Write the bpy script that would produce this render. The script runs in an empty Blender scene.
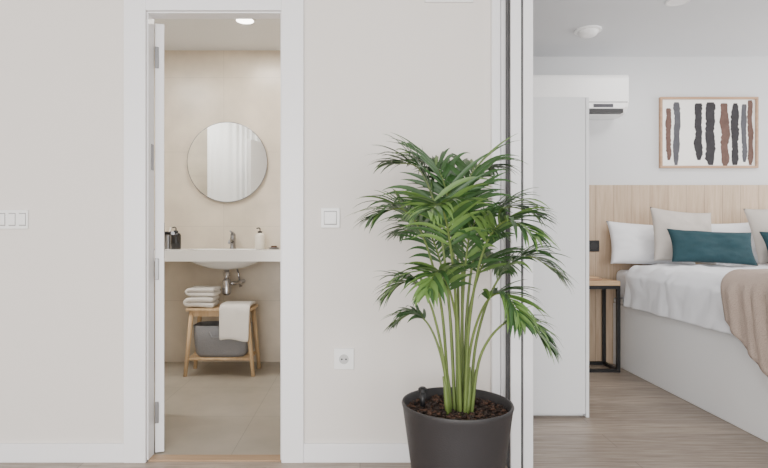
import bpy, bmesh, math, random
from mathutils import Vector, Matrix, noise
random.seed(4)
D=2.5; CZ=1.03; S=220.0; VX=360; HY=235
def R(y): return (y+D)/D
def PX(px,r): return (px-VX)*r/S
def PZ(py,r): return CZ-(py-HY)*r/S
scene=bpy.context.scene
# ---------------- materials
def srgb(c):
    return tuple(((v/255)/12.92 if v/255<=0.04045 else ((v/255+0.055)/1.055)**2.4) for v in c)
def newmat(name):
    m=bpy.data.materials.new(name); m.use_nodes=True
    return m,m.node_tree.nodes,m.node_tree.links,m.node_tree.nodes['Principled BSDF']
def mat(name,c,rough=0.5,metal=0,var=0.03,scale=8,bump=0.0,bscale=60,**kw):
    m,n,l,b=newmat(name); c=srgb(c)
    b.inputs['Roughness'].default_value=rough; b.inputs['Metallic'].default_value=metal
    tc=n.new('ShaderNodeTexCoord')
    nz=n.new('ShaderNodeTexNoise'); nz.inputs['Scale'].default_value=scale; nz.inputs['Detail'].default_value=4
    l.new(tc.outputs['Object'],nz.inputs['Vector'])
    mx=n.new('ShaderNodeMix'); mx.data_type='RGBA'
    mx.inputs[6].default_value=(*[v*(1-var) for v in c],1); mx.inputs[7].default_value=(*[min(1,v*(1+var)) for v in c],1)
    l.new(nz.outputs['Fac'],mx.inputs[0]); l.new(mx.outputs[2],b.inputs['Base Color'])
    if bump>0:
        n2=n.new('ShaderNodeTexNoise'); n2.inputs['Scale'].default_value=bscale; n2.inputs['Detail'].default_value=3
        l.new(tc.outputs['Object'],n2.inputs['Vector'])
        bp=n.new('ShaderNodeBump'); bp.inputs['Strength'].default_value=bump; bp.inputs['Distance'].default_value=0.01
        l.new(n2.outputs['Fac'],bp.inputs['Height']); l.new(bp.outputs['Normal'],b.inputs['Normal'])
    for k,v in kw.items(): b.inputs[k].default_value=v
    return m
def woodmat(name,c1,c2,axis='X',plank=None,rough=0.45,grain=1.0,mortar=None,squash=14,tone=.8):
    m,n,l,b=newmat(name); c1=srgb(c1); c2=srgb(c2)
    tc=n.new('ShaderNodeTexCoord'); mp=n.new('ShaderNodeMapping')
    sc={'X':(1,squash,squash),'Y':(squash,1,squash),'Z':(squash,squash,1)}[axis]
    mp.inputs['Scale'].default_value=sc
    l.new(tc.outputs['Object'],mp.inputs['Vector'])
    nz=n.new('ShaderNodeTexNoise'); nz.inputs['Scale'].default_value=2.2*grain; nz.inputs['Detail'].default_value=8; nz.inputs['Roughness'].default_value=0.65
    l.new(mp.outputs[0],nz.inputs['Vector'])
    cr=n.new('ShaderNodeValToRGB'); cr.color_ramp.elements[0].position=0.3; cr.color_ramp.elements[1].position=0.7
    cr.color_ramp.elements[0].color=(*c1,1); cr.color_ramp.elements[1].color=(*c2,1)
    l.new(nz.outputs['Fac'],cr.inputs['Fac'])
    out=cr.outputs['Color']
    if plank:
        br=n.new('ShaderNodeTexBrick'); br.inputs['Scale'].default_value=1
        br.inputs['Brick Width'].default_value=plank[0]; br.inputs['Row Height'].default_value=plank[1]
        br.inputs['Mortar Size'].default_value=0.0018; br.inputs['Mortar Smooth'].default_value=0.3
        br.offset=0.37
        br.inputs['Color1'].default_value=(tone,tone,tone,1); br.inputs['Color2'].default_value=(1,1,1,1); br.inputs['Mortar'].default_value=(0.42,0.42,0.42,1)
        l.new(tc.outputs['Object'],br.inputs['Vector'])
        if len(plank)>2:
            mp2=n.new('ShaderNodeMapping'); mp2.inputs['Rotation'].default_value=plank[2]; l.new(tc.outputs['Object'],mp2.inputs['Vector']); l.new(mp2.outputs[0],br.inputs['Vector'])
        mx=n.new('ShaderNodeMix'); mx.data_type='RGBA'; mx.blend_type='MULTIPLY'; mx.inputs[0].default_value=1
        l.new(out,mx.inputs[6]); l.new(br.outputs['Color'],mx.inputs[7]); out=mx.outputs[2]
    l.new(out,b.inputs['Base Color']); b.inputs['Roughness'].default_value=rough
    return m
def tilemat(name,c,w,h,rot=(0,0,0),rough=0.35,joint=0.8,loc=(0,0,0)):
    m,n,l,b=newmat(name); c=srgb(c)
    tc=n.new('ShaderNodeTexCoord'); mp=n.new('ShaderNodeMapping'); mp.inputs['Rotation'].default_value=rot; mp.inputs['Location'].default_value=loc
    l.new(tc.outputs['Object'],mp.inputs['Vector'])
    br=n.new('ShaderNodeTexBrick'); br.offset=0; br.inputs['Scale'].default_value=1
    br.inputs['Brick Width'].default_value=w; br.inputs['Row Height'].default_value=h; br.inputs['Mortar Size'].default_value=0.0022
    br.inputs['Color1'].default_value=(*c,1); br.inputs['Color2'].default_value=(*[v*0.97 for v in c],1); br.inputs['Mortar'].default_value=(*[v*joint for v in c],1)
    l.new(mp.outputs[0],br.inputs['Vector'])
    nz=n.new('ShaderNodeTexNoise'); nz.inputs['Scale'].default_value=5; nz.inputs['Detail'].default_value=7; l.new(tc.outputs['Object'],nz.inputs['Vector'])
    cr=n.new('ShaderNodeValToRGB'); cr.color_ramp.elements[0].color=(0.82,0.82,0.82,1); cr.color_ramp.elements[1].color=(1,1,1,1)
    cr.color_ramp.elements[0].position=0.3; cr.color_ramp.elements[1].position=0.7
    l.new(nz.outputs['Fac'],cr.inputs['Fac'])
    mx=n.new('ShaderNodeMix'); mx.data_type='RGBA'; mx.blend_type='MULTIPLY'; mx.inputs[0].default_value=1
    l.new(br.outputs['Color'],mx.inputs[6]); l.new(cr.outputs['Color'],mx.inputs[7]); l.new(mx.outputs[2],b.inputs['Base Color'])
    b.inputs['Roughness'].default_value=rough
    return m
M={}
M['wall']=mat('paint_greige',(227,222,217),0.85,var=0.008,bump=0.05,bscale=250)
M['wallb']=mat('paint_bedroom',(214,215,217),0.85,var=0.008,bump=0.05,bscale=250)
M['ceil']=mat('paint_ceiling',(222,224,227),0.9,var=0.005)
M['trim']=mat('lacquer_white',(240,240,243),0.35,var=0.004)
M['white']=mat('plastic_white',(240,240,240),0.3,var=0.004)
M['ac']=mat('plastic_ac',(254,254,254),0.3,var=0.001)
M['panel']=mat('melamine_white',(226,228,230),0.4,var=0.004)
M['bedw']=mat('bed_base_white',(236,237,238),0.4,var=0.004)
M['ceramic']=mat('ceramic_white',(240,240,238),0.12,var=0.004)
M['solid']=mat('solid_surface',(238,236,232),0.2,var=0.01)
M['dark']=mat('dark_gasket',(42,42,44),0.5)
M['black']=mat('black_metal',(28,28,30),0.45)
M['chrome']=mat('chrome',(180,180,184),0.15,metal=1,var=0.01)
M['steel']=mat('brushed_steel',(140,140,142),0.35,metal=1,var=0.03)
M['mirror']=mat('mirror_glass',(235,238,238),0.01,metal=1,var=0)
M['floor']=woodmat('floor_planks',(134,119,106),(194,179,164),'X',(1.25,0.17),rough=0.42,grain=1.8,tone=.74)
M['oak']=woodmat('oak_panel',(182,156,130),(212,190,165),'Z',(0.145,4.0,(math.pi/2,0,0)),rough=0.5,grain=1.3)
M['oak2']=woodmat('oak_light',(186,150,112),(214,184,146),'X',rough=0.5)
M['thresh']=woodmat('oak_threshold',(150,122,94),(184,156,126),'X',rough=0.5)
M['birch']=woodmat('birch_stool',(196,164,124),(222,194,156),'Z',rough=0.5)
M['frame']=woodmat('frame_wood',(160,126,100),(190,156,126),'X',rough=0.5)
M['btile']=tilemat('bath_wall_tile',(218,206,188),0.9,0.6,rot=(math.pi/2,0,0),rough=0.3,joint=0.82,loc=(0.2,-0.1,0))
M['ftile']=tilemat('bath_floor_tile',(172,164,151),0.6,0.6,rough=0.35,joint=0.7)
M['duvet']=mat('cotton_white',(236,238,243),0.9,var=0.01,bump=0.15,bscale=25)
M['pillow']=mat('pillow_white',(240,241,245),0.9,var=0.01,bump=0.12,bscale=20)
M['cush']=mat('linen_greige',(194,187,180),0.95,var=0.03,bump=0.3,bscale=180,scale=60)
M['teal']=mat('velvet_teal',(30,62,70),0.9,var=0.15,scale=20,bump=0.2,bscale=90)
M['throw']=mat('wool_throw',(184,166,154),0.95,var=0.06,scale=70,bump=0.6,bscale=160)
M['towel']=mat('terry_towel',(240,236,230),0.95,var=0.02,bump=0.6,bscale=220)
M['basket']=mat('felt_basket',(140,140,143),0.95,var=0.08,scale=50,bump=0.5,bscale=150)
M['pot']=mat('pot_charcoal',(44,42,44),0.5,var=0.03,bump=0.1,bscale=200)
M['soil']=mat('soil',(58,42,34),0.95,var=0.4,scale=60,bump=0.8,bscale=90)
M['bark']=mat('bark_chip',(82,58,46),0.9,var=0.35,scale=40)
M['bark2']=mat('bark_chip_dark',(50,37,31),0.9,var=0.35,scale=40)
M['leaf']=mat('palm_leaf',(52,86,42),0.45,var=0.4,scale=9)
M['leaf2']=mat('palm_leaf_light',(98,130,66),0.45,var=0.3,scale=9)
M['stem']=mat('palm_stem',(98,116,58),0.5,var=0.35,scale=14)
M['amber']=mat('cream_bottle',(226,220,208),0.25)
M['blackgl']=mat('bottle_black',(26,26,28),0.2)
M['curtain']=mat('curtain_white',(248,248,248),0.8,var=0.01)
M['paper']=mat('art_paper',(244,242,238),0.8,var=0.01)
M['inkb']=mat('ink_black',(46,44,48),0.8,var=0.5,scale=25)
M['inkn']=mat('ink_brown',(98,74,66),0.8,var=0.4,scale=25)
M['inkg']=mat('ink_slate',(80,80,86),0.8,var=0.4,scale=25)
M['gap']=mat('switch_gap',(150,150,150),.5)
M['sock']=mat('socket_grey',(190,190,190),0.4)
def emis(name,c,s):
    m,n,l,b=newmat(name); b.inputs['Base Color'].default_value=(*c,1); b.inputs['Emission Color'].default_value=(*c,1); b.inputs['Emission Strength'].default_value=s; return m
M['lamp']=emis('lamp_disc',(1,0.96,0.9),10)
# ---------------- helpers
def E(name,loc):
    e=bpy.data.objects.new(name,None); e.location=loc; e.empty_display_size=0.05; scene.collection.objects.link(e); return e
def link(name,me,m,parent=None,smooth=False):
    if not isinstance(m,(list,tuple)): m=[m]
    for q in m: me.materials.append(M[q] if isinstance(q,str) else q)
    ob=bpy.data.objects.new(name,me); scene.collection.objects.link(ob)
    if smooth:
        for p in me.polygons: p.use_smooth=True
    if parent:
        ob.parent=parent; ob.matrix_parent_inverse=Matrix.Translation(-Vector(parent.location))
    return ob
def frombm(name,bm,m,parent=None,smooth=False,recalc=True):
    if recalc: bmesh.ops.recalc_face_normals(bm,faces=bm.faces)
    me=bpy.data.meshes.new(name); bm.to_mesh(me); bm.free(); return link(name,me,m,parent,smooth)
def bmbox(bm,x0,x1,y0,y1,z0,z1,mi=0):
    r=bmesh.ops.create_cube(bm,size=1)
    for v in r['verts']: v.co=Vector(((x0+x1)/2+v.co.x*(x1-x0),(y0+y1)/2+v.co.y*(y1-y0),(z0+z1)/2+v.co.z*(z1-z0)))
    for f in {f for v in r['verts'] for f in v.link_faces}: f.material_index=mi
    return r['verts']
def box(name,x0,x1,y0,y1,z0,z1,m,parent=None,bevel=0.0,seg=2):
    bm=bmesh.new(); bmbox(bm,min(x0,x1),max(x0,x1),min(y0,y1),max(y0,y1),min(z0,z1),max(z0,z1))
    ob=frombm(name,bm,m,parent)
    if bevel>0:
        md=ob.modifiers.new('b','BEVEL'); md.width=bevel; md.segments=seg; md.limit_method='ANGLE'
    return ob
def boxes(name,lst,m,parent=None,bevel=0.0):
    bm=bmesh.new()
    for a in lst: bmbox(bm,*a)
    ob=frombm(name,bm,m,parent)
    if bevel>0:
        md=ob.modifiers.new('b','BEVEL'); md.width=bevel; md.segments=2; md.limit_method='ANGLE'
    return ob
def tube(name,pts,rad,m,parent=None,seg=12,bm=None,mi=0):
    own=bm is None
    if own: bm=bmesh.new()
    pts=[Vector(p) for p in pts]; rings=[]
    if not isinstance(rad,(list,tuple)): rad=[rad]*len(pts)
    up=None
    for i,p in enumerate(pts):
        t=(pts[min(i+1,len(pts)-1)]-pts[max(i-1,0)]).normalized()
        if up is None: up=t.orthogonal().normalized()
        a=(up-t*up.dot(t)).normalized(); up=a; b=t.cross(a)
        rings.append([bm.verts.new(p+(a*math.cos(k*2*math.pi/seg)+b*math.sin(k*2*math.pi/seg))*rad[i]) for k in range(seg)])
    for i in range(len(rings)-1):
        for k in range(seg):
            f=bm.faces.new((rings[i][k],rings[i][(k+1)%seg],rings[i+1][(k+1)%seg],rings[i+1][k])); f.material_index=mi; f.smooth=True
    for rr in (rings[0][::-1],rings[-1]):
        f=bm.faces.new(rr); f.material_index=mi
    if own: return frombm(name,bm,m,parent)
def lathe(name,c,prof,m,parent=None,seg=48,sx=1,sy=1,caps=True):
    bm=bmesh.new(); rings=[]
    for r,z in prof:
        rings.append([bm.verts.new((c[0]+sx*r*math.cos(2*math.pi*k/seg),c[1]+sy*r*math.sin(2*math.pi*k/seg),c[2]+z)) for k in range(seg)])
    for i in range(len(rings)-1):
        for k in range(seg):
            f=bm.faces.new((rings[i][k],rings[i][(k+1)%seg],rings[i+1][(k+1)%seg],rings[i+1][k])); f.smooth=True
    if caps: bm.faces.new(rings[0][::-1]); bm.faces.new(rings[-1])
    ob=frombm(name,bm,m,parent)
    md=ob.modifiers.new('e','EDGE_SPLIT'); md.split_angle=math.radians(40)
    return ob
# ---------------- room shell
CE=2.47; BY=1.94; WT=0.07
XL=-0.968; XR=-0.355; DT=2.045
WEND=0.668
boxes('wall_front',[(-3.4,XL,0,WT,0,2.7),(XR,WEND,0,WT,0,2.7),(XL,XR,0,WT,DT,2.7),(WEND,3.9,0,WT,2.5,2.7)],'wall')
box('wall_front_right',3.9,4.6,0,WT,0,2.7,'wall')
box('wall_left',-3.52,-3.4,-5.2,WT,0,2.7,'wall')
box('wall_right',4.6,4.72,-5.2,2.1,0,2.7,'wallb')
boxes('wall_rear',[(-3.4,-2.8,-5.2,-5.08,0,2.7),(3.8,4.6,-5.2,-5.08,0,2.7),(-2.8,3.8,-5.2,-5.08,2.4,2.7),(0.3,0.7,-5.2,-5.08,0,2.4)],'wall')
def window(name,x0,x1):
    e=E(name,((x0+x1)/2,-5.14,1.2)); t=0.06
    boxes('frame',[(x0,x0+t,-5.18,-5.1,0,2.4),(x1-t,x1,-5.18,-5.1,0,2.4),(x0+t,x1-t,-5.18,-5.1,0,t),(x0+t,x1-t,-5.18,-5.1,2.4-t,2.4),((x0+x1)/2-.03,(x0+x1)/2+.03,-5.18,-5.1,t,2.4-t)],'trim',e)
window('window_1',-2.8,0.3); window('window_2',0.7,3.8)
box('floor',-3.52,4.72,-5.2,2.1,-0.06,0,'floor')
box('ceiling',-3.52,4.72,-5.2,0.0,2.62,2.72,'ceil')
box('ceiling_bedroom',-0.2,4.6,WT,BY,CE,CE+0.1,'ceil')
box('wall_back_bedroom',-0.2,4.6,BY,BY+0.12,0,2.62,'wallb')
box('wall_partition',-0.30,-0.2,WT,BY+0.12,0,2.62,'btile')
box('wall_back_bathroom',-2.4,-0.30,BY,BY+0.12,0,2.62,'btile')
box('wall_left_bathroom',-2.5,-2.4,WT,BY+0.12,0,2.62,'btile')
box('wall_front_bathroom_tiles',-2.4,XL-0.12,WT,WT+0.01,0,2.52,'btile')
box('ceiling_bathroom',-2.4,-0.30,WT,BY,2.52,2.60,'ceil')
box('floor_bathroom',-2.4,-0.30,WT-.01,BY,0,0.006,'ftile')
box('trim_threshold',XL,XR,0.0,WT-.01,0,0.008,'thresh')
c=0.10
boxes('trim_door_casing',[(XL-c,XL,-0.018,0,0,DT+c),(XR,XR+c,-0.018,0,0,DT+c),(XL,XR,-0.018,0,DT,DT+c)],'trim',bevel=0.003)
boxes('trim_door_jamb',[(XL,XL+0.006,0,WT,0,DT),(XR-0.006,XR,0,WT,0,DT),(XL+0.006,XR-0.006,0,WT,DT-0.006,DT)],'trim')
def baseb(name,x0,x1):
    box(name,x0,x1,-0.014,0,0,0.085,'trim',bevel=0.003)
baseb('baseboard_left',-3.4,XL-c); baseb('baseboard_front',XR+c,PX(491,1)); 
box('baseboard_bedroom',-0.2,1.5,BY-0.014,BY,0,0.085,'trim',bevel=0.003)
boxes('trim_folding_casing',[(PX(491,1),PX(499.5,1),-0.02,0,0,2.5),(PX(500,1),WEND-0.002,-0.028,0,0,2.5)],'trim',bevel=0.003)
fr=R(-.09); fy0=-.09; fy1=.44
e=E('folding_door',(PX(522,fr),.15,1.25))
def L(px): return PX(px,fr)
box('hinge_jamb',L(509.2),L(510.8),-.075,.06,0.0,2.49,'dark',e)
box('leaf_1',L(511),L(521.3),fy0,fy1,.003,2.49,'trim',e,.003)
box('gasket_1',L(521.4),L(523.4),fy0+.012,fy1-.02,.003,2.48,'dark',e)
box('leaf_2',L(523.5),L(533.3),fy0,fy1,.003,2.49,'trim',e,.003)
box('trim_folding_track',WEND,3.9,0.0,WT,2.46,2.5,'trim')
# bathroom door leaf
hx,hy=XL+0.010,WT+.002
d=Vector((hx+0.02,hy+2.5,0)).normalized(); nrm=Vector((d.y,-d.x,0))
e=E('door_1',(hx,hy,1.0))
def obox(name,a0,a1,b0,b1,z0,z1,m,bevel=0.002):
    bm=bmesh.new(); vs=bmbox(bm,a0,a1,b0,b1,z0,z1)
    for v in vs: v.co=Vector((hx,hy,0))+d*v.co.x+nrm*v.co.y+Vector((0,0,v.co.z))
    ob=frombm(name,bm,m,e); md=ob.modifiers.new('b','BEVEL'); md.width=bevel; md.segments=2; return ob
obox('leaf',0,0.60,0,0.04,0.012,2.02,'trim')
for i,z in enumerate((0.2,0.87,1.86)): 
    obox('hinge_%d'%i,-0.006,0.0,-.002,0.016,z-0.05,z+0.05,'steel')
def dp(a,b,z): return Vector((hx,hy,0))+d*a+nrm*b+Vector((0,0,z))
obox('escutcheon',0.525,0.565,0.04,0.046,0.90,1.10,'steel')
tube('handle',[dp(0.545,0.045,1.04),dp(0.545,0.082,1.04),dp(0.535,0.088,1.04),dp(0.44,0.088,1.04)],0.010,'steel',e)
box('strike_plate_jamb',XL+0.006,XL+0.008,0.03,0.06,1.33,1.45,'steel',E('door_latch_plate',(XL,0.06,1)))
def lathey(name,c,r,t,m,parent,seg=32):
    bm=bmesh.new(); res=bmesh.ops.create_cone(bm,cap_ends=True,segments=seg,radius1=r,radius2=r,depth=t)
    for v in bm.verts: v.co=Vector((c[0]+v.co.x,c[1]-t/2+v.co.z,c[2]+v.co.y))
    return frombm(name,bm,m,parent)
def plate(name,px0,px1,py0,py1,n,kind):
    x0,x1,z1,z0=PX(px0,1),PX(px1,1),PZ(py0,1),PZ(py1,1)
    e=E(name,((x0+x1)/2,0,(z0+z1)/2)); box('plate',x0,x1,-0.011,0,z0,z1,'white',e,0.003)
    w=(x1-x0)/n
    for i in range(n):
        a=x0+i*w
        if kind=='s':
            box('gap_%d'%i,a+w*.16,a+w*.84,-0.0115,-0.0105,z0+.014,z1-.014,'gap',e)
            box('rocker_%d'%i,a+w*.19,a+w*.81,-0.017,-0.011,z0+.018,z1-.018,'white',e,0.002)
        else:
            cx=a+w/2; cz=(z0+z1)/2
            lathey('socket_ring',(cx,-0.011,cz),0.028,0.004,'white',e)
            lathey('socket_well',(cx,-0.0145,cz),0.022,0.0015,'sock',e)
            for k,dx in enumerate((-.0095,.0095)): lathey('pin_%d'%k,(cx+dx,-0.0158,cz),0.004,0.0012,'dark',e)
plate('light_switch',-12,29,210,229,4,'s')
plate('light_switch',321,340,208,228,1,'s')
plate('wall_outlet',334,354,348,369,1,'o')
e=E('air_vent_grille',(PX(448,1),0,2.12)); x0,x1=PX(425,1),PX(473,1)
boxes('frame',[(x0,x1,-0.012,0,PZ(3,1),PZ(3,1)+0.02),(x0,x1,-0.012,0,2.22,2.24),(x0,x0+.02,-.012,0,2.10,2.22),(x1-.02,x1,-.012,0,2.10,2.22)],'white',e,0.001)
boxes('slats',[(x0+.02,x1-.02,-0.008,-0.002,2.11+i*.018,2.12+i*.018) for i in range(6)],'white',e)
# ---------------- bathroom
CY0=1.45; CT=0.92
e=E('sink_vanity',(-1.06,1.7,0.9))
sxp=PX(227,R(1.68))
bx0,bx1,by0,by1=sxp-0.25,sxp+0.25,1.51,1.83
boxes('counter',[(-1.75,bx0,CY0,BY,CT-0.08,CT),(bx1,-0.305,CY0,BY,CT-0.08,CT),(bx0,bx1,CY0,by0,CT-0.08,CT),(bx0,bx1,by1,BY,CT-0.08,CT)],'solid',e)
bm=bmesh.new()
def ring(w,h,z,cx=sxp,cy=(by0+by1)/2,n=40,p=0.5):
    o=[]
    for k in range(n):
        a=2*math.pi*(k+.5)/n; ca,sa=math.cos(a),math.sin(a)
        o.append(bm.verts.new((cx+w*math.copysign(abs(ca)**p,ca),cy+h*math.copysign(abs(sa)**p,sa),z)))
    return o
rs=[ring(.27,.17,CT+.001,p=.3),ring(.24,.15,CT+.001,p=.5),ring(.23,.14,CT-.03,p=.55),ring(.19,.115,CT-.09,p=.7),ring(.08,.06,CT-.115,p=1)]
rs2=[ring(.27,.17,CT-.001,p=.3),ring(.27,.165,CT-.079,p=.4),ring(.235,.145,CT-.10,p=.6),ring(.15,.10,CT-.135,p=.8),ring(.05,.05,CT-.15,p=1)]
for q in (rs,rs2):
    for i in range(4):
        for k in range(40):
            f=bm.faces.new((q[i][k],q[i][(k+1)%40],q[i+1][(k+1)%40],q[i+1][k])); f.smooth=True
    bm.faces.new(q[-1])
frombm('basin',bm,'ceramic',e)
tube('drain_tail',[(sxp,1.67,CT-.148),(sxp,1.67,.66)],.018,'chrome',e)
lathe('drain_bottle',(sxp,1.67,.59),[(.02,-.015),(.034,0),(.034,.09),(.024,.105)],'chrome',e,24)
lathe('drain_nut',(sxp,1.67,.72),[(.026,0),(.026,.025)],'chrome',e,8)
tube('drain_outlet',[(sxp,1.69,.66),(sxp+.06,1.72,.66),(sxp+.07,1.80,.66),(sxp+.07,BY-.002,.66)],.016,'chrome',e)
for i,dx in enumerate((-.11,.11)):
    tube('valve_%d'%i,[(sxp+dx*.5,BY-.002,.62),(sxp+dx*.5,1.88,.62),(sxp+dx*.5,1.87,.67),(sxp+dx*.25,1.85,CT-.1)],.007,'chrome',e)
fy=1.875
e=E('basin_faucet',(sxp,fy,CT))
lathe('body',(sxp,fy,CT+.001),[(0.026,0),(0.026,0.006),(0.021,0.012),(0.021,0.10),(0.018,0.105)],'steel',e,24)
tube('spout',[(sxp,fy-0.015,CT+.06),(sxp,fy-.06,CT+.068),(sxp,fy-.11,CT+.06),(sxp,fy-.125,CT+.048)],[.013,.012,.011,.011],'steel',e)
tube('lever',[(sxp,fy+.01,CT+.115),(sxp,fy-.02,CT+.125),(sxp,fy-.09,CT+.14)],[.014,.009,.006],'steel',e)
lathe('cap',(sxp,fy,CT+.104),[(.02,0),(.022,.008),(.012,.022)],'steel',e,24)
def bottle(name,px,r,h,m,cap,y=1.78,label=None):
    x=PX(px,R(y)); e=E(name,(x,y,CT))
    lathe('body',(x,y,CT+.001),[(r*.94,0),(r,.004),(r,h*.82),(r*.85,h*.92),(r*.42,h)],m,e,24)
    lathe('collar',(x,y,CT+.001+h),[(r*.45,0),(r*.45,.014)],cap,e,16)
    tube('pump',[(x,y,CT+h+.01),(x,y,CT+h+.035),(x-.006,y-.01,CT+h+.04),(x-.02,y-.028,CT+h+.036)],.005,cap,e,8)
bottle('soap_dispenser',176,.038,.13,'blackgl','black')
bottle('lotion_bottle',260,.040,.125,'amber','black')
x=PX(168,R(1.86)); e=E('toothbrush_cup',(x,1.86,CT))
lathe('cup',(x,1.86,CT+.001),[(.028,0),(.032,.11),(.029,.11),(.026,.006)],'steel',e,24)
tube('toothbrush',[(x-.01,1.86,CT+.01),(x+.02,1.86,CT+.17)],.004,'white',e,8)
x=PX(274,R(1.8)); e=E('soap_bar_dish',(x,1.8,CT))
lathe('dish',(x,1.8,CT+.001),[(.035,0),(.045,.012),(.042,.012),(.03,.004)],'steel',e,24)
lathe('soap',(x,1.8,CT+.006),[(.02,0),(.026,.008),(.02,.02)],'bark',e,24)
# mirror
mx,mz=PX(227,R(1.91)),PZ(162,R(1.91))
e=E('round_mirror',(mx,1.92,mz))
lathey('glass',(mx,1.918,mz),0.318,0.004,'mirror',e,96)
tube('rim',[(mx+.319*math.cos(a*math.pi/48),1.919,mz+.319*math.sin(a*math.pi/48)) for a in range(97)],.005,'steel',e,8)
lathey('backing',(mx,1.938,mz),0.29,0.018,'steel',e,64)
# stool
e=E('wooden_stool',(PX(220,1.6),1.6,0.25))
sx0,sx1=PX(187,R(1.49)),PX(252,R(1.49)); sy0,sy1=1.46,1.74; st=0.48
boxes('seat_slats',[(sx0,sx1,sy0+i*.072,sy0+i*.072+.062,st,st+.02) for i in range(4)],'birch',e,.003)
boxes('aprons',[(sx0+.03,sx1-.03,sy0+.02,sy0+.04,st-.04,st),(sx0+.03,sx1-.03,sy1-.04,sy1-.02,st-.04,st)],'birch',e,.002)
for i,(a,b) in enumerate(((0,0),(1,0),(0,1),(1,1))):
    tx=(sx0+.035) if a==0 else (sx1-.035); ty=(sy0+.03) if b==0 else (sy1-.03)
    tube('leg_%d'%i,[(tx,ty,st),(tx+(-.045 if a==0 else .045),ty+(-.01 if b==0 else .01),0.007)],[.017,.014],'birch',e,14)
for i,y in enumerate((sy0+.025,sy1-.025)): tube('rung_%d'%i,[(sx0+.0,y,.13),(sx1-.0,y,.13)],.009,'birch',e,10)
boxes('shelf_slats',[(sx0+.005,sx1-.005,sy0+.035+i*.056,sy0+.035+i*.056+.04,.128,.14) for i in range(4)],'birch',e,.002)
te=E('folded_towels',(sx0+.12,1.6,st+.06))
def foldtowel(name,x0,x1,y0,y1,z,h,seed):
    bm=bmesh.new(); lay=2; th=h/lay; path=[]
    for k in range(lay):
        zz=z+th*(k+.5)
        xs=[x0+th*.4+(x1-x0-th*.8)*q/8 for q in range(9)]
        if k%2==0: xs=xs[::-1]
        path+=[(q,zz) for q in xs]
        if k<lay-1:
            ex=path[-1][0]+(th*.5 if k%2 else -th*.5); path.append((ex,zz+th*.5))
    g=[]
    for (px_,pz_) in path:
        row=[]
        for j in range(9):
            yy=y0+(y1-y0)*j/8
            q=noise.noise_vector(Vector((px_*7+seed,yy*9,pz_*12)))
            row.append(bm.verts.new((px_+q.x*.014,yy+q.y*.014,pz_+q.z*.006)))
        g.append(row)
    for i in range(len(g)-1):
        for j in range(8): bm.faces.new((g[i][j],g[i+1][j],g[i+1][j+1],g[i][j+1]))
    ob=frombm(name,bm,'towel',te,True,recalc=False)
    md=ob.modifiers.new('so','SOLIDIFY'); md.thickness=th*.95; md.offset=0
    md=ob.modifiers.new('s','SUBSURF'); md.levels=1; md.render_levels=2
foldtowel('towel_1',sx0-.015,sx0+.205,sy0+.01,sy1-.06,st+.026,.072,1)
foldtowel('towel_2',sx0-.005,sx0+.215,sy0+.015,sy1-.06,st+.102,.066,5)
he=E('hand_towel',(sx1-.1,1.6,st))
bm=bmesh.new()
zt=st+.042
path=[(sy1-.05,zt),(sy1-.12,zt+.004),(sy0+.08,zt+.003),(sy0+.02,zt+.002),(sy0-.012,zt-.004),(sy0-.024,zt-.03),(sy0-.028,zt-.09),(sy0-.036,zt-.15),(sy0-.040,zt-.21),(sy0-.042,zt-.245)]
nx=12; g=[]
for (y,z) in path:
    row=[]
    for k in range(nx+1):
        u=k/nx; X=sx1-.225+u*.22+ (z-zt)*.05*(u-.5)
        w=noise.noise(Vector((u*4,z*9,0)))*.012
        row.append(bm.verts.new((X,y-abs(w),z+.010*math.sin(u*5)*(z<st))))
    g.append(row)
for i in range(len(g)-1):
    for k in range(nx): bm.faces.new((g[i][k],g[i][k+1],g[i+1][k+1],g[i+1][k]))
ob=frombm('cloth',bm,'towel',he,True); md=ob.modifiers.new('so','SOLIDIFY'); md.thickness=.02; md.offset=0 ; md=ob.modifiers.new('s','SUBSURF'); md.levels=1; md.render_levels=2
be=E('storage_basket',((sx0+sx1)/2,1.6,.2))
bcx,bcy=(sx0+sx1)/2,(sy0+sy1)/2
bm=bmesh.new(); rr=[]
for (w,h,z) in ((.17,.10,.142),(.19,.115,.17),(.20,.12,.28),(.205,.122,.37),(.195,.112,.37),(.19,.11,.2),(.16,.09,.155)):
    o=[]
    for k in range(48):
        a=2*math.pi*k/48; ca,sa=math.cos(a),math.sin(a)
        o.append(bm.verts.new((bcx+w*math.copysign(abs(ca)**.45,ca)+.002*math.sin(9*a),bcy+h*math.copysign(abs(sa)**.45,sa),z)))
    rr.append(o)
for i in range(len(rr)-1):
    for k in range(48): bm.faces.new((rr[i][k],rr[i][(k+1)%48],rr[i+1][(k+1)%48],rr[i+1][k]))
bm.faces.new(rr[0][::-1]); bm.faces.new(rr[-1])
frombm('body',bm,'basket',be,True)
tube('handle',[(bcx-.07,bcy-.125,.33),(bcx-.05,bcy-.135,.29),(bcx+.05,bcy-.135,.29),(bcx+.07,bcy-.125,.33)],.007,'basket',be,8)
def downlight(name,px,py,z,m='lamp'):
    r=(z-CZ)*S/(HY-py); y=(r-1)*D; x=PX(px,r); e=E(name,(x,y,z))
    lathe('ring',(x,y,z),[(.06,-.0005),(.06,-.006),(.068,-.006),(.07,-.0005)],'white',e,40,caps=False)
    lathe('disc',(x,y,z),[(.001,-.004),(.06,-.004)],m,e,40,caps=False)
    return x,y
bdx,bdy=downlight('ceiling_downlight',245,20,2.52)
downlight('ceiling_downlight',678,1,CE,'ac')
r=(CE-CZ)*S/(HY-30); y=(r-1)*D; x=PX(588,r); e=E('smoke_detector',(x,y,CE))
lathe('body',(x,y,CE),[(.025,-.045),(.05,-.042),(.062,-.03),(.07,-.012),(.09,-.010),(.09,0)],'ac',e,40)
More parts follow.
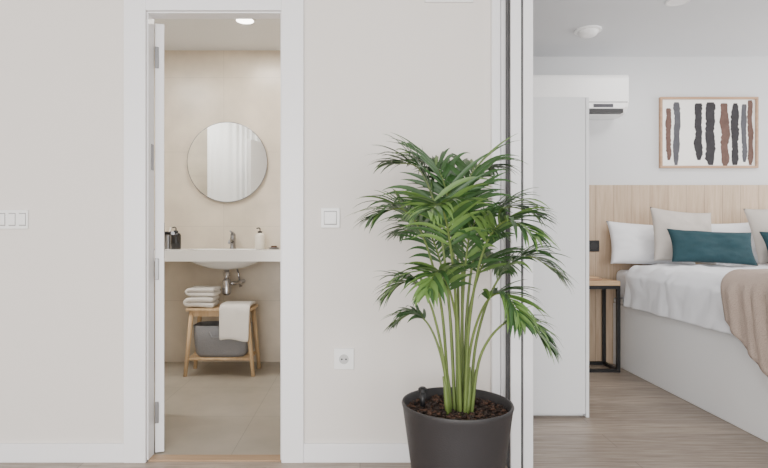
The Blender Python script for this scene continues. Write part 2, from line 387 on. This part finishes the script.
# shower curtain
e=E('shower_curtain',(-1.4,.27,1.1)); bm=bmesh.new(); N=180
a=[];b=[]
for k in range(N+1):
    u=k/N; X=-1.69+u*.63; amp=.004+.034*max(0,u-.3)
    Y=.24+amp*math.sin(u*2*math.pi*9+2*math.sin(u*9))+.010*math.sin(u*7)
    a.append(bm.verts.new((X,Y,.03))); b.append(bm.verts.new((X,.24+(Y-.24)*.8,2.46)))
for k in range(N): 
    f=bm.faces.new((a[k],a[k+1],b[k+1],b[k])); f.smooth=True
frombm('cloth',bm,'curtain',e)
tube('rod',[(-2.4,.24,2.48),(-1.05,.24,2.48)],.012,'chrome',e)
# ---------------- bedroom
wx1=PX(588,R(.62)); wz=PZ(97,R(.6))
e=E('wardrobe',(wx1-.25,.85,.9))
box('door_panel',.86,wx1-.022,.60,.62,.02,wz,'panel',e,.002)
box('carcass',.86,wx1-.02,.623,1.15,.02,wz-.004,'panel',e,.002)
box('side_panel',wx1-.018,wx1,.603,1.15,.0,wz,'panel',e,.002)
box('plinth',.86,wx1-.02,.64,1.14,0,.02,'panel',e)
ay0=1.70; ar=R(ay0); axr=PX(629,ar); at=PZ(74,ar); ab=PZ(113,ar); axl=axr-.86
e=E('air_conditioner',((axl+axr)/2,1.83,at-.14))
bm=bmesh.new()
pf=[(BY-.001,at),(ay0+.02,at),(ay0+.005,at-.008),(ay0,at-.03),(ay0,ab+.085),(ay0+.006,ab+.078),(ay0+.012,ab+.05),(ay0+.045,ab+.01),(ay0+.08,ab),(BY-.001,ab)]
La=[bm.verts.new((axl,p,q)) for p,q in pf]; Rr=[bm.verts.new((axr,p,q)) for p,q in pf]
for i in range(len(pf)): j=(i+1)%len(pf); bm.faces.new((La[i],La[j],Rr[j],Rr[i]))
bm.faces.new(La[::-1]); bm.faces.new(Rr)
ob=frombm('housing',bm,'ac',e); md=ob.modifiers.new('b','BEVEL'); md.width=.005; md.segments=3; md.limit_method='ANGLE'; md.angle_limit=.6
box('seam',axl+.01,axr-.01,ay0-.001,ay0+.004,ab+.082,ab+.088,'steel',e)
box('louver',axl+.05,axr-.03,ay0+.004,ay0+.012,ab+.036,ab+.076,'ac',e,.003)
box('outlet_slot',axl+.05,axr-.04,ay0+.008,ay0+.06,ab+.004,ab+.034,'dark',e)
box('label',axr-.27,axr-.12,ay0+.001,ay0+.0035,ab+.045,ab+.07,'inkg',e)
box('wall_headboard_panel',1.5,4.4,1.90,BY,0,PZ(185,R(1.9)),'oak')
e=E('wall_socket_black',(PX(593,R(1.9)),1.89,1)); x=PX(593.5,R(1.9)); z=PZ(246,R(1.9))
box('plate',x-.045,x+.045,1.892,1.90,z-.045,z+.045,'black',e,.004)
lathey('well',(x,1.892,z),.028,.003,'dark',e)
BX0,BX1,BYH,BYF=2.02,3.57,1.895,-0.05
tx1=PX(621,R(1.62))-.004; tx0=tx1-.42; ty0,ty1=1.62,1.885; tz=PZ(281,R(1.63))
e=E('bedside_table',((tx0+tx1)/2,1.75,.35))
box('top',tx0,tx1,ty0,ty1,tz-.035,tz,'oak2',e,.003)
t=.024
LL=[]
for xx in (tx0,tx1-t):
    for yy in (ty0,ty1-t): LL.append((xx,xx+t,yy,yy+t,0,tz-.036))
    LL.append((xx,xx+t,ty0+t,ty1-t,0,t)); LL.append((xx,xx+t,ty0+t,ty1-t,tz-.036-t,tz-.036))
LL+= [(tx0+t,tx1-t,ty0,ty0+t,tz-.036-t,tz-.036),(tx0+t,tx1-t,ty1-t,ty1,tz-.036-t,tz-.036),(tx0+t,tx1-t,ty1-t,ty1,0,t),(tx0+t,tx1-t,ty0,ty0+t,0,t)]
boxes('frame',LL,'black',e)
e=E('stacked_notebooks',(tx1-.2,1.74,tz+.01))
box('notebook_1',tx1-.28,tx1-.11,1.68,1.80,tz+.0005,tz+.014,'frame',e,.002); box('notebook_2',tx1-.27,tx1-.13,1.69,1.79,tz+.0145,tz+.026,'oak2',e,.002)
# bed
e=E('bed',((BX0+BX1)/2,.9,.3))
box('base',BX0,BX1,BYF,BYH,0.0,.49,'bedw',e,.006)
box('lid_frame',BX0+.005,BX1-.005,BYF+.005,BYH,.493,.53,'bedw',e,.008)
box('mattress',BX0+.01,BX1-.01,BYF+.01,BYH-.01,.532,.755,'duvet',e,.04,4)
bm=bmesh.new(); W=BX1-BX0; ov=.28; NA,NB=130,110; g=[]; y0d=1.60
TOP=.785
def edge(s,half,rad=.07):
    a=abs(s)
    if a<half-rad: return s,0
    th=(a-(half-rad))/rad
    if th<math.pi/2: return math.copysign(half-rad+rad*math.sin(th),s),rad*(1-math.cos(th))
    return math.copysign(half,s),rad+(a-(half-rad)-rad*math.pi/2)
for i in range(NA+1):
    s=-(W/2+ov)+i/NA*(W+2*ov); row=[]
    for j in range(NB+1):
        t=j/NB*(y0d-BYF+.28)
        xx,dz1=edge(s,W/2+.02)
        Lh=y0d-BYF+.02
        if t<Lh-.07: yy,dz2=y0d-t,0
        else:
            q,dz2=edge(t-(Lh-.07)+.0,.07,.07); yy=y0d-(Lh-.07)-q
        dz=max(dz1,dz2)
        X=(BX0+BX1)/2+xx; Z=TOP-dz
        p=Vector((X*2.2,yy*2.2,Z*1.2))
        w=noise.noise(p)*.016+noise.noise(p*2.7)*.014+(.35-abs(noise.noise(p*3.3+Vector((5,0,0)))))*.030+(.3-abs(noise.noise(p*6+Vector((9,3,0)))))*.012
        w=min(w,.022)
        nx=0;nz=1
        if dz1>.06: nx=math.copysign(1,s); nz=0.15
        ny=-1 if dz2>.06 else 0
        row.append(bm.verts.new((X+nx*(abs(w)*1.0+.010*(1 if dz1>.06 else 0)),yy+ny*abs(w),max(Z+nz*w,.50 if dz>.1 else 0))))
    g.append(row)
for i in range(NA):
    for j in range(NB): bm.faces.new((g[i][j],g[i+1][j],g[i+1][j+1],g[i][j+1]))
ob=frombm('duvet',bm,'duvet',e,True); md=ob.modifiers.new('so','SOLIDIFY'); md.thickness=.015; md.offset=1
bm=bmesh.new(); g=[]; NA,NB=100,30
for i in range(NA+1):
    row=[]
    for j in range(NB+1):
        v=j/NB; 
        ovl=.28+.34*min(1,v*1.2)
        s=-(W/2+ovl)+i/NA*(W+2*ovl)
        xx,dz=edge(s,W/2+.055)
        yy=.46-v*.48
        X=(BX0+BX1)/2+xx; 
        p=Vector((X*3,yy*5,dz*2)); w=noise.noise(p)*.02+noise.noise(p*2.3)*.008
        hang=min(1,dz/.1)
        w+= .012*math.sin(v*26+dz*3)*hang
        skew=-.22*hang*dz
        row.append(bm.verts.new((X+math.copysign(1,s)*hang*(.025+abs(w)),yy+skew,TOP+.05-dz+(1-hang)*w*.6)))
    g.append(row)
for i in range(NA):
    for j in range(NB): bm.faces.new((g[i][j],g[i+1][j],g[i+1][j+1],g[i][j+1]))
te=E('throw_blanket',((BX0+BX1)/2,.3,.82))
ob=frombm('cloth',bm,'throw',te,True); md=ob.modifiers.new('so','SOLIDIFY'); md.thickness=.012; md.offset=1
def pillow(name,cx,cy,cz,w,h,t,lean,m,yaw=0,roll=0,seed=0):
    bm=bmesh.new(); n=28; A=[];B=[]
    for i in range(n+1):
        ra=[];rb=[]
        for j in range(n+1):
            u=-1+2*i/n; v=-1+2*j/n
            pin=1-.09*(1-abs(u)**2)*abs(v)**3; piu=1-.07*(1-abs(v)**2)*abs(u)**3
            th=t/2*((1-u**4)*(1-v**4))**.55 *(0.75+.25*(1-u*u)*(1-v*v))
            q=noise.noise(Vector((u*2+seed,v*2,seed)))*.025+noise.noise(Vector((u*5+seed,v*5,seed)))*.010
            x=u*w/2*piu; z=v*h/2*pin
            edgeq=(1-u**4)*(1-v**4)
            va=bm.verts.new((x,-th-q*edgeq,z)); ra.append(va)
            rb.append(va if (i in(0,n) or j in (0,n)) else bm.verts.new((x,th+q*edgeq,z)))
        A.append(ra);B.append(rb)
    for i in range(n):
        for j in range(n):
            bm.faces.new((A[i][j],A[i+1][j],A[i+1][j+1],A[i][j+1]))
            bm.faces.new((B[i][j],B[i][j+1],B[i+1][j+1],B[i+1][j]))
    mt=Matrix.Translation((cx,cy,cz))@Matrix.Rotation(yaw,4,'Z')@Matrix.Rotation(-lean,4,'X')@Matrix.Rotation(roll,4,'Y')
    bmesh.ops.transform(bm,matrix=mt,verts=bm.verts)
    return frombm(name,bm,m,None,True)
def pp(px,y,z): r=R(y); return PX(px,r),y,z
x,y,z=pp(651,1.78,.955); pillow('bed_pillow',x,y,z,.66,.36,.14,.38,'pillow',0,.07,seed=1)
x,y,z=pp(745,1.78,.965); pillow('bed_pillow',x,y,z,.62,.37,.14,.35,'pillow',0,-.06,seed=2)
x,y,z=pp(683,1.57,1.02); pillow('throw_cushion',x,y,z,.47,.42,.12,.30,'cush',.05,.10,seed=3)
x,y,z=pp(783,1.57,1.035); pillow('throw_cushion',x,y,z,.47,.44,.12,.30,'cush',-.05,-.07,seed=4)
x,y,z=pp(712,1.38,.945); pillow('lumbar_cushion',x,y,z,.60,.25,.11,.35,'teal',.0,.05,seed=5)
x,y,z=pp(806,1.38,.945); pillow('lumbar_cushion',x,y,z,.60,.25,.11,.35,'teal',.0,-.03,seed=6)
# art
r=R(1.92); fx0,fx1=PX(660,r),PX(758,r); fz1,fz0=PZ(97,r),PZ(168,r); t=.018
e=E('framed_abstract_art',((fx0+fx1)/2,1.925,(fz0+fz1)/2))
boxes('frame',[(fx0,fx0+t,1.912,BY,fz0,fz1),(fx1-t,fx1,1.912,BY,fz0,fz1),(fx0+t,fx1-t,1.912,BY,fz0,fz0+t),(fx0+t,fx1-t,1.912,BY,fz1-t,fz1)],'frame',e,.001)
box('paper',fx0+t,fx1-t,1.928,BY-.001,fz0+t,fz1-t,'paper',e)
for i,(p,w,y0,y1,m) in enumerate(((669,2.8,108,160,'inkn'),(677,3.2,102,165,'inkg'),(699,4,103,160,'inkb'),(711,5,102,165,'inkb'),(725,4.5,103,166,'inkn'),(736,4,103,165,'inkb'),(744.5,2.8,104,162,'inkg'),(751,2.8,100,165,'inkn'))):
    bm=bmesh.new(); n=50; l_=[];r_=[]
    for k in range(n+1):
        v=k/n; py=y0+v*(y1-y0)
        wl=w*(.92+.45*noise.noise(Vector((i*7.3,v*5,0)))+.25*noise.noise(Vector((i,v*25,3))))*min(1,.7+v*8,.5+(1-v)*5)
        wr=w*(.92+.45*noise.noise(Vector((i*5.3,v*5,9)))+.25*noise.noise(Vector((i,v*25,7))))*min(1,.7+v*8,.5+(1-v)*5)
        cx=p+1.4*noise.noise(Vector((i*3.1,v*1.5,5)))
        l_.append(bm.verts.new((PX(cx-wl,r),1.927,PZ(py,r)))); r_.append(bm.verts.new((PX(cx+wr,r),1.927,PZ(py,r))))
    for k in range(n): bm.faces.new((l_[k],r_[k],r_[k+1],l_[k+1]))
    frombm('stroke_%d'%i,bm,m,e)
# ---------------- potted palm
PY=-.5; r=R(PY); pcx=PX(457,r); prz=PZ(402,r)
e=E('potted_areca_palm',(pcx,PY,0))
h=prz
lathe('pot',(pcx,PY,0),[(.001,0.0),(.135,0),(.145,.008),(.165,h*.4),(.188,h*.8),(.197,h-.02),(.201,h-.006),(.199,h),(.193,h),(.189,h-.008),(.186,h-.05),(.18,h-.06),(.001,h-.06)],'pot',e,96,caps=False)
bm=bmesh.new(); n=40; rings=[]
for i in range(1,16):
    rad=.183*i/15; rings.append([bm.verts.new((pcx+rad*math.cos(2*math.pi*k/n),PY+rad*math.sin(2*math.pi*k/n),h-.04+.012*noise.noise(Vector((rad*30*math.cos(k*2*math.pi/n),rad*30*math.sin(k*2*math.pi/n),0))))) for k in range(n)])
for i in range(14):
    for k in range(n): bm.faces.new((rings[i][k],rings[i][(k+1)%n],rings[i+1][(k+1)%n],rings[i+1][k]))
bm.faces.new(rings[0]); frombm('soil',bm,'soil',e,True)
bm=bmesh.new()
for k in range(700):
    a=random.uniform(0,2*math.pi); rad=.178*math.sqrt(random.random()); s=random.uniform(.004,.010)
    rr_=bmesh.ops.create_cube(bm,size=1); mt=Matrix.Translation((pcx+rad*math.cos(a),PY+rad*math.sin(a),h-.036+random.uniform(0,.012)))@Matrix.Rotation(random.uniform(0,6),4,'Z')@Matrix.Rotation(random.uniform(-.7,.7),4,'X')@Matrix.Diagonal((s*1.8,s,s*.5,1))
    bmesh.ops.transform(bm,matrix=mt,verts=rr_['verts']); mi=random.choice((0,1,1))
    for f in {f for v in rr_['verts'] for f in v.link_faces}: f.material_index=mi
frombm('bark_mulch',bm,['bark','bark2'],e)
lx,ly=pcx-.118,PY+.06
tube('water_indicator',[(lx,ly,h-.05),(lx,ly,h+.02)],.010,'black',e,12)
lathe('water_indicator_cap',(lx,ly,h+.02),[(.017,0),(.017,.012),(.010,.018)],'black',e,16)
lm=bmesh.new(); sm=bmesh.new()
def catmull(P,t):
    n=len(P)-1; f=t*n; i=min(int(f),n-1); u=f-i
    p0=P[max(i-1,0)]; p1=P[i]; p2=P[i+1]; p3=P[min(i+2,n)]
    return .5*((2*p1)+(p2-p0)*u+(2*p0-5*p1+4*p2-p3)*u*u+(3*p1-p0-3*p2+p3)*u**3)
def frond(path,by,dy,t0,ll,n,light):
    m=len(path)-1
    P=[Vector((PX(a,r),PY+by+(dy-by)*(i/m)**1.5,PZ(b,r))) for i,(a,b) in enumerate(path)]
    P[0].z=h-.05
    K=32; pts=[catmull(P,i/K) for i in range(K+1)]
    tube('',pts,[.0056*(1-i/K)**.9+.0010 for i in range(K+1)],None,bm=sm,seg=7)
    for i in range(n):
        u=i/(n-1); t=t0+(1-t0)*u*.99
        p=catmull(P,t); tg=(catmull(P,min(1,t+.012))-catmull(P,t-.012)).normalized()
        side=tg.cross(Vector((0,0,1)))
        if side.length<.3: side=side+Vector((.5,-.5,0))
        side.normalize(); upv=side.cross(tg).normalized()
        if upv.z<0: upv=-upv
        length=ll*(.60+.40*math.sin(math.pi*min(1,u*.8+.22)))*(1-.30*u**3)
        for sg in (-1,1):
            L_=length*random.uniform(.82,1.12)
            ang=math.radians(58-32*u+random.uniform(-7,7))
            dirv=(tg*math.cos(ang)+side*sg*math.sin(ang)+upv*random.uniform(.0,.28)).normalized()
            wid=random.uniform(.0070,.0098); ns=9; q=p.copy(); dv=dirv.copy(); prev=None
            wv=(dv.cross(upv)).normalized(); droop=random.uniform(.08,.22)
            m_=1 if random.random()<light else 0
            for k in range(ns+1):
                s=k/ns; w=wid*min(1,.3+s*3)*(1 if s<.4 else (1-((s-.4)/.6)**1.4))
                w=max(w,.0004)
                wv=(wv-dv*wv.dot(dv)).normalized(); nn=dv.cross(wv)
                if nn.z<0: nn=-nn
                cur=(lm.verts.new(q+wv*w+nn*w*.3),lm.verts.new(q),lm.verts.new(q-wv*w+nn*w*.3))
                if prev:
                    for z_ in (0,1):
                        f=lm.faces.new((prev[z_],prev[z_+1],cur[z_+1],cur[z_])); f.smooth=True; f.material_index=m_
                prev=cur
                q=q+dv*(L_/ns); dv=(dv+Vector((0,0,-droop*(.3+s)))).normalized()
                if q.y>-.03: q.y=-.03
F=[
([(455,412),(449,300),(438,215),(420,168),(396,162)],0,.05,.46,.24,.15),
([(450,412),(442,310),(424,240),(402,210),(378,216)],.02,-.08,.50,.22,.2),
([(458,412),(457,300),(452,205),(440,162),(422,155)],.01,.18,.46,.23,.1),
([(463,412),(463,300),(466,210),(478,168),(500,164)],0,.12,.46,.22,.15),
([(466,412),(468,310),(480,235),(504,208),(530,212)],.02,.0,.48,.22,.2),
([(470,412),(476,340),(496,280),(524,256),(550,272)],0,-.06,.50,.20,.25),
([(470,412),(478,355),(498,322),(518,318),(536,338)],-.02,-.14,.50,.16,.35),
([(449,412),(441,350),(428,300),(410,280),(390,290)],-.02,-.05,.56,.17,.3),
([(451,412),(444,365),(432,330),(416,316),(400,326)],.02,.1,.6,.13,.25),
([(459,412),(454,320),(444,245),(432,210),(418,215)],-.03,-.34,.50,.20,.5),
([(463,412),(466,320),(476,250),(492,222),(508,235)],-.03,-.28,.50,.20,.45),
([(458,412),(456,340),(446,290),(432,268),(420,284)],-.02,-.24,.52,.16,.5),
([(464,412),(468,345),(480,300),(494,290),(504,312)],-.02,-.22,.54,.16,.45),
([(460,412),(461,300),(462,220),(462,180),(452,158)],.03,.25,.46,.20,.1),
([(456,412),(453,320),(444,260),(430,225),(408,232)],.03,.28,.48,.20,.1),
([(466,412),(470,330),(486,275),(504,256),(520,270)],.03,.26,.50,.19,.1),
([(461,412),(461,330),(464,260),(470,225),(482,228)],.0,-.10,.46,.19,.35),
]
for f_ in F: frond(f_[0],f_[1],f_[2],f_[3],f_[4],23,f_[5])
for k in range(4):
    bx=random.uniform(448,471); 
    pts=[Vector((PX(bx+(bx-459)*s*.6+random.uniform(-1,1),r),PY+(k%3-1)*.025,h-.05+s*random.uniform(.14,.20))) for s in (0,.33,.66,1)]
    tube('',pts,[.010,.0085,.007,.003],None,bm=sm,seg=8)
frombm('fronds',lm,['leaf','leaf2'],e,recalc=False); frombm('stems',sm,'stem',e)
# ---------------- lights
def area(name,loc,rot,sx,sy,p,c=(1,1,1)):
    l=bpy.data.lights.new(name,'AREA'); l.shape='RECTANGLE'; l.size=sx; l.size_y=sy; l.energy=p; l.color=c
    o=bpy.data.objects.new(name,l); o.location=loc; o.rotation_euler=rot; scene.collection.objects.link(o); return o
area('window_daylight',(-1.25,-5.05,1.25),(math.pi/2,0,0),2.9,2.2,195,(1,.985,.96))
area('window_daylight',(2.25,-5.05,1.25),(math.pi/2,0,0),2.9,2.2,110,(1,.985,.96))
area('bedroom_window_daylight',(4.55,.9,1.5),(0,math.pi/2,0),1.6,1.4,44,(1,.99,.98))
area('bath_lamp',(bdx,bdy,2.505),(0,0,0),.3,.3,15,(1,.95,.88))
area('curtain_fill',(-1.7,.75,2.50),(0,0,0),.3,.3,22,(1,.98,.94))  # added unseen light, brightens the curtain that the mirror reflects
area('bedroom_fill',(2.3,.9,2.45),(0,0,0),.5,.5,14,(1,.96,.92))  # added fill under the ceiling; the bedroom downlight itself is off
w=bpy.data.worlds.new('sky'); scene.world=w; w.use_nodes=True
w.node_tree.nodes['Background'].inputs[0].default_value=(.95,.97,1,1); w.node_tree.nodes['Background'].inputs[1].default_value=1.0
# ---------------- camera
cam=bpy.data.cameras.new('camera'); co=bpy.data.objects.new('camera',cam); scene.collection.objects.link(co)
co.location=(0,-D,CZ); co.rotation_euler=(math.pi/2,0,0); cam.sensor_width=36; cam.lens=550/768*36
cam.shift_x=(384-VX)/768; cam.shift_y=(HY-234)/768; cam.clip_start=.05
scene.camera=co
